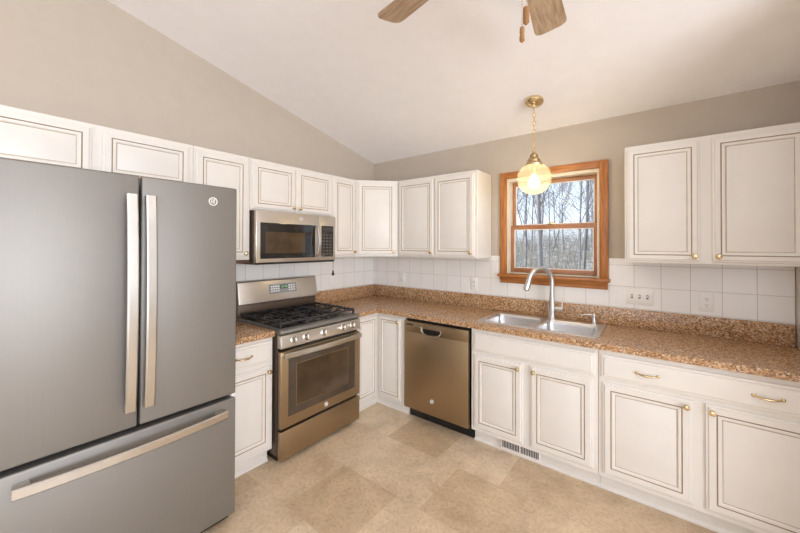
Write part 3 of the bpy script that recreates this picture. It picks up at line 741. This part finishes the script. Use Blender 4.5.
lt = bpy.data.lights.new('pendant_bulb_light', 'POINT'); lt.energy = 4.5; lt.color = (1, .95, .88); lt.shadow_soft_size = .075
lo = bpy.data.objects.new('pendant_bulb_light', lt); COL.objects.link(lo); lo.parent = pl; lo.location = (0, 0, -.025)

# ------------------------------------------------------------------ ceiling fan
FX, FY, FZ = 2.410, -1.95, 2.572
fn = thing('ceiling_fan', 'ceiling fan with brown wooden blades and two pull chains', 'ceiling fan', (FX, FY, FZ))
cz = zc(FY)-FZ
b = MB(); b.lathe([(.075, .03), (.075, -.01), (.05, -.055), (.018, -.075)], seg=28); b.build('ceiling_canopy', 'old_brass', fn, (0, 0, cz-.02), (math.atan(-SL), 0, 0))
b = MB(); b.lathe([(.012, .08), (.012, cz-.04)], seg=14); b.build('downrod', 'old_brass', fn)
b = MB(); b.lathe([(.03, .09), (.08, .075), (.115, .045), (.12, .0), (.10, -.03), (.06, -.045), (.06, -.10), (.045, -.115), (.004, -.118)], seg=36); b.build('motor_housing', 'old_brass', fn)
for k in range(5):
    th = R(97-72*k+.0)
    bl = MB(); n_ = 18; r0, r1 = .19, .685
    def hwid(r): return .052+.022*(r-r0)/(r1-r0)
    outl = [Vector((r, -hwid(r), 0)) for r in (r0, .3, .42, .55, .63)]
    w_ = hwid(.64)
    outl += [Vector((.64+.045*math.sin(t)**.7 if 0 < t < PI else .64, -w_*math.copysign(abs(math.cos(t))**.5, math.cos(t)), 0)) for t in [PI*i/10 for i in range(11)]]
    outl += [Vector((r, hwid(r), 0)) for r in (.63, .55, .42, .3, r0)]
    lo_, hi_ = [v-Vector((0, 0, .003)) for v in outl], [v+Vector((0, 0, .003)) for v in outl]
    bl.loft([lo_, hi_]); 
    o = bl.build('blade', 'blade_wood', fn, (0, 0, -.005), (0, 0, th), smooth=False)
    o.rotation_mode = 'ZYX'; o.rotation_euler = (R(-11), 0, 0)
    o.rotation_mode = 'XYZ'; o.matrix_basis = Matrix.Translation((0, 0, -.005)) @ Matrix.Rotation(th, 4, 'Z') @ Matrix.Rotation(R(-11), 4, 'X')
    ir = MB(); ir.prism([(.09, -.018), (.16, -.014), (.20, -.035), (.255, -.030), (.255, .030), (.20, .035), (.16, .014), (.09, .018)], -.009, -.004); ir.build('blade_iron', 'old_brass', o, smooth=False)
rx = Vector((rt.x, rt.y, 0)).normalized()
for off, zb, nm in ((rx*.014, -.362, 1), (rx*.012+fw*.03, -.400, 0)):
    ch = MB()
    npt = 26; z_0 = -.117; zl = zb+.05
    for i in range(npt): ch.lathe([(.0004, -.002), (.0018, 0), (.0004, .002)], (off.x, off.y, z_0+(zl-z_0)*i/(npt-1)), 'z', 6)
    ch.tube([(off.x, off.y, z_0+.02), (off.x, off.y, zl)], .0008, 5)
    co = ch.build('pull_chain', 'brass', fn)
    fb = MB(); fb.lathe([(.002, .052), (.007, .048), (.008, .030), (.0055, .026), (.008, .022), (.0085, .006), (.003, 0)] if nm == 0 else [(.002, .06), (.009, .055), (.010, .03), (.0095, .008), (.003, 0)], (off.x, off.y, zb), 'z', 12, 0)
    fb.build('fob', 'fob_wood', co)

# ------------------------------------------------------------------ woods outside the window
def gz(x, y): return -.55 + max(0, y-4)*.10 + .12*math.sin(x*.7+y*.4)
bm = bmesh.new(); nx, ny = 40, 40; grid = []
for j in range(ny+1):
    y = .3+70*(j/ny)**1.5; row = []
    for i in range(nx+1):
        x = 2-(y*1.4+12)+(y*2.8+24)*i/nx; row.append(bm.verts.new((x, y, gz(x, y))))
    grid.append(row)
for j in range(ny):
    for i in range(nx): bm.faces.new((grid[j][i], grid[j][i+1], grid[j+1][i+1], grid[j+1][i]))
h = MB(); h.bm.free(); h.bm = bm; struct(h.build('ground', 'forest_floor'), 'leaf and snow covered ground outside', 'ground')
rnd = random.Random(11)
def tree_mesh(hgt, r0, lean, fork):
    b = MB()
    def limb(p, d, length, r, lev, n=6):
        pts = [Vector(p)]; rr = [r]; d = Vector(d).normalized()
        for i in range(n):
            d = (d+Vector((rnd.uniform(-1, 1), rnd.uniform(-1, 1), rnd.uniform(-.2, .7)))*(.05 if lev == 0 else .16)).normalized()
            pts.append(pts[-1]+d*length/n); rr.append(max(.003, r*(1-.82*(i+1)/n)))
        b.tube(pts, rr, 6 if lev == 0 else 4)
        if lev < 3:
            cnt = {0: 18, 1: 6, 2: 3}[lev]
            for k in range(cnt):
                t = rnd.uniform(.25 if lev == 0 else .2, .98); i = min(n-1, int(t*n)); q = pts[i].lerp(pts[i+1], t*n-i)
                az = rnd.uniform(0, 2*PI); el = rnd.uniform(.5, 1.25)
                dd_ = Vector((math.cos(az)*math.cos(el), math.sin(az)*math.cos(el), math.sin(el)))
                if lev: dd_ = (d*.7+dd_*.6)
                limb(q, dd_, length*rnd.uniform(.22, .42)*(1.15-t*.5), max(.004, rr[i]*.42), lev+1, 4)
    limb((0, 0, -.3), (lean, lean*.4, 1), hgt, r0, 0, 9)
    if fork: limb((.1, 0, hgt*.1), (fork, .1, 1), hgt*.8, r0*.7, 0, 8)
    return b
from mathutils.bvhtree import BVHTree
protos, shapes, placed = [], [], []
for i, (hh, r0, ln, fk) in enumerate(((9.5, .055, .05, 0), (8, .042, -.08, .22), (11, .075, .02, 0), (7, .036, .1, 0), (10, .05, -.03, .12))):
    o = tree_mesh(hh, r0, ln, fk).build('tree', 'bark'); protos.append(o); me = o.data
    shapes.append(([v.co.copy() for v in me.vertices], [tuple(p.vertices) for p in me.polygons]))
NT, tries, cnt = 76, 0, 0
while cnt < NT and tries < 1500:
    tries += 1
    y = 5.5+26*rnd.random()**.9; half = 1.3+.30*y; x = 2.0-.28*y+rnd.uniform(-half, half)
    k = cnt % 5; s_ = rnd.uniform(.8, 1.25)
    mt = Matrix.Translation((x, y, gz(x, y)-.05)) @ Matrix.Rotation(rnd.uniform(0, 6.28), 4, 'Z') @ Matrix.Scale(s_, 4)
    tv = BVHTree.FromPolygons([mt @ v for v in shapes[k][0]], shapes[k][1])
    if any((x-px)**2+(y-py)**2 < 90 and tv.overlap(pt) for px, py, pt in placed): continue   # crowns must not run through each other
    placed.append((x, y, tv))
    o = protos[k] if cnt < 5 else protos[k].copy()
    if cnt >= 5: COL.objects.link(o)
    o.matrix_world = mt; cnt += 1
    tag(o, 'bare leafless grey tree in the woods outside the window', 'tree', 'bare trees outside the window')
# undergrowth
b = MB()
bmv = bmesh.new()
for i in range(5200):
    y = 4.0+20*rnd.random()**1.3; half = 1.2+.34*y; x = 2.0-.30*y+rnd.uniform(-half, half); z = gz(x, y)
    hgt = rnd.uniform(.5, 1.35); r_ = .004+.0004*y; dx, dy = rnd.uniform(-.3, .3)*hgt, rnd.uniform(-.3, .3)*hgt
    tip = Vector((x+dx, y+dy, z+hgt)); foot = Vector((x, y, z))
    if any((x-px)**2+(y-py)**2 < 36 and any(pt.find_nearest(foot.lerp(tip, f_), .5)[0] is not None for f_ in (0, .5, 1)) for px, py, pt in placed): continue
    a0 = rnd.uniform(0, 2); vs = []
    for k in range(3): vs.append(bmv.verts.new((x+r_*math.cos(a0+k*2.1), y+r_*math.sin(a0+k*2.1), z-.05)))
    vt = bmv.verts.new((x+dx, y+dy, z+hgt))
    for k in range(3): bmv.faces.new((vs[k], vs[(k+1) % 3], vt))
    for q_ in range(3):
        t = rnd.uniform(.3, .8); p = Vector((x+dx*t, y+dy*t, z+hgt*t)); e2 = p+Vector((rnd.uniform(-.3, .3), rnd.uniform(-.3, .3), rnd.uniform(.1, .4)))
        v0 = bmv.verts.new(p); v1 = bmv.verts.new(p+Vector((r_*1.4, 0, 0))); v2 = bmv.verts.new(p+Vector((0, r_*1.4, 0))); v3 = bmv.verts.new(e2)
        bmv.faces.new((v0, v1, v3)); bmv.faces.new((v1, v2, v3)); bmv.faces.new((v2, v0, v3))
b.bm.free(); b.bm = bmv
tag(b.build('undergrowth', 'twig', smooth=False), 'tangle of dry grey-brown brush under the trees outside', 'undergrowth', kind='stuff')
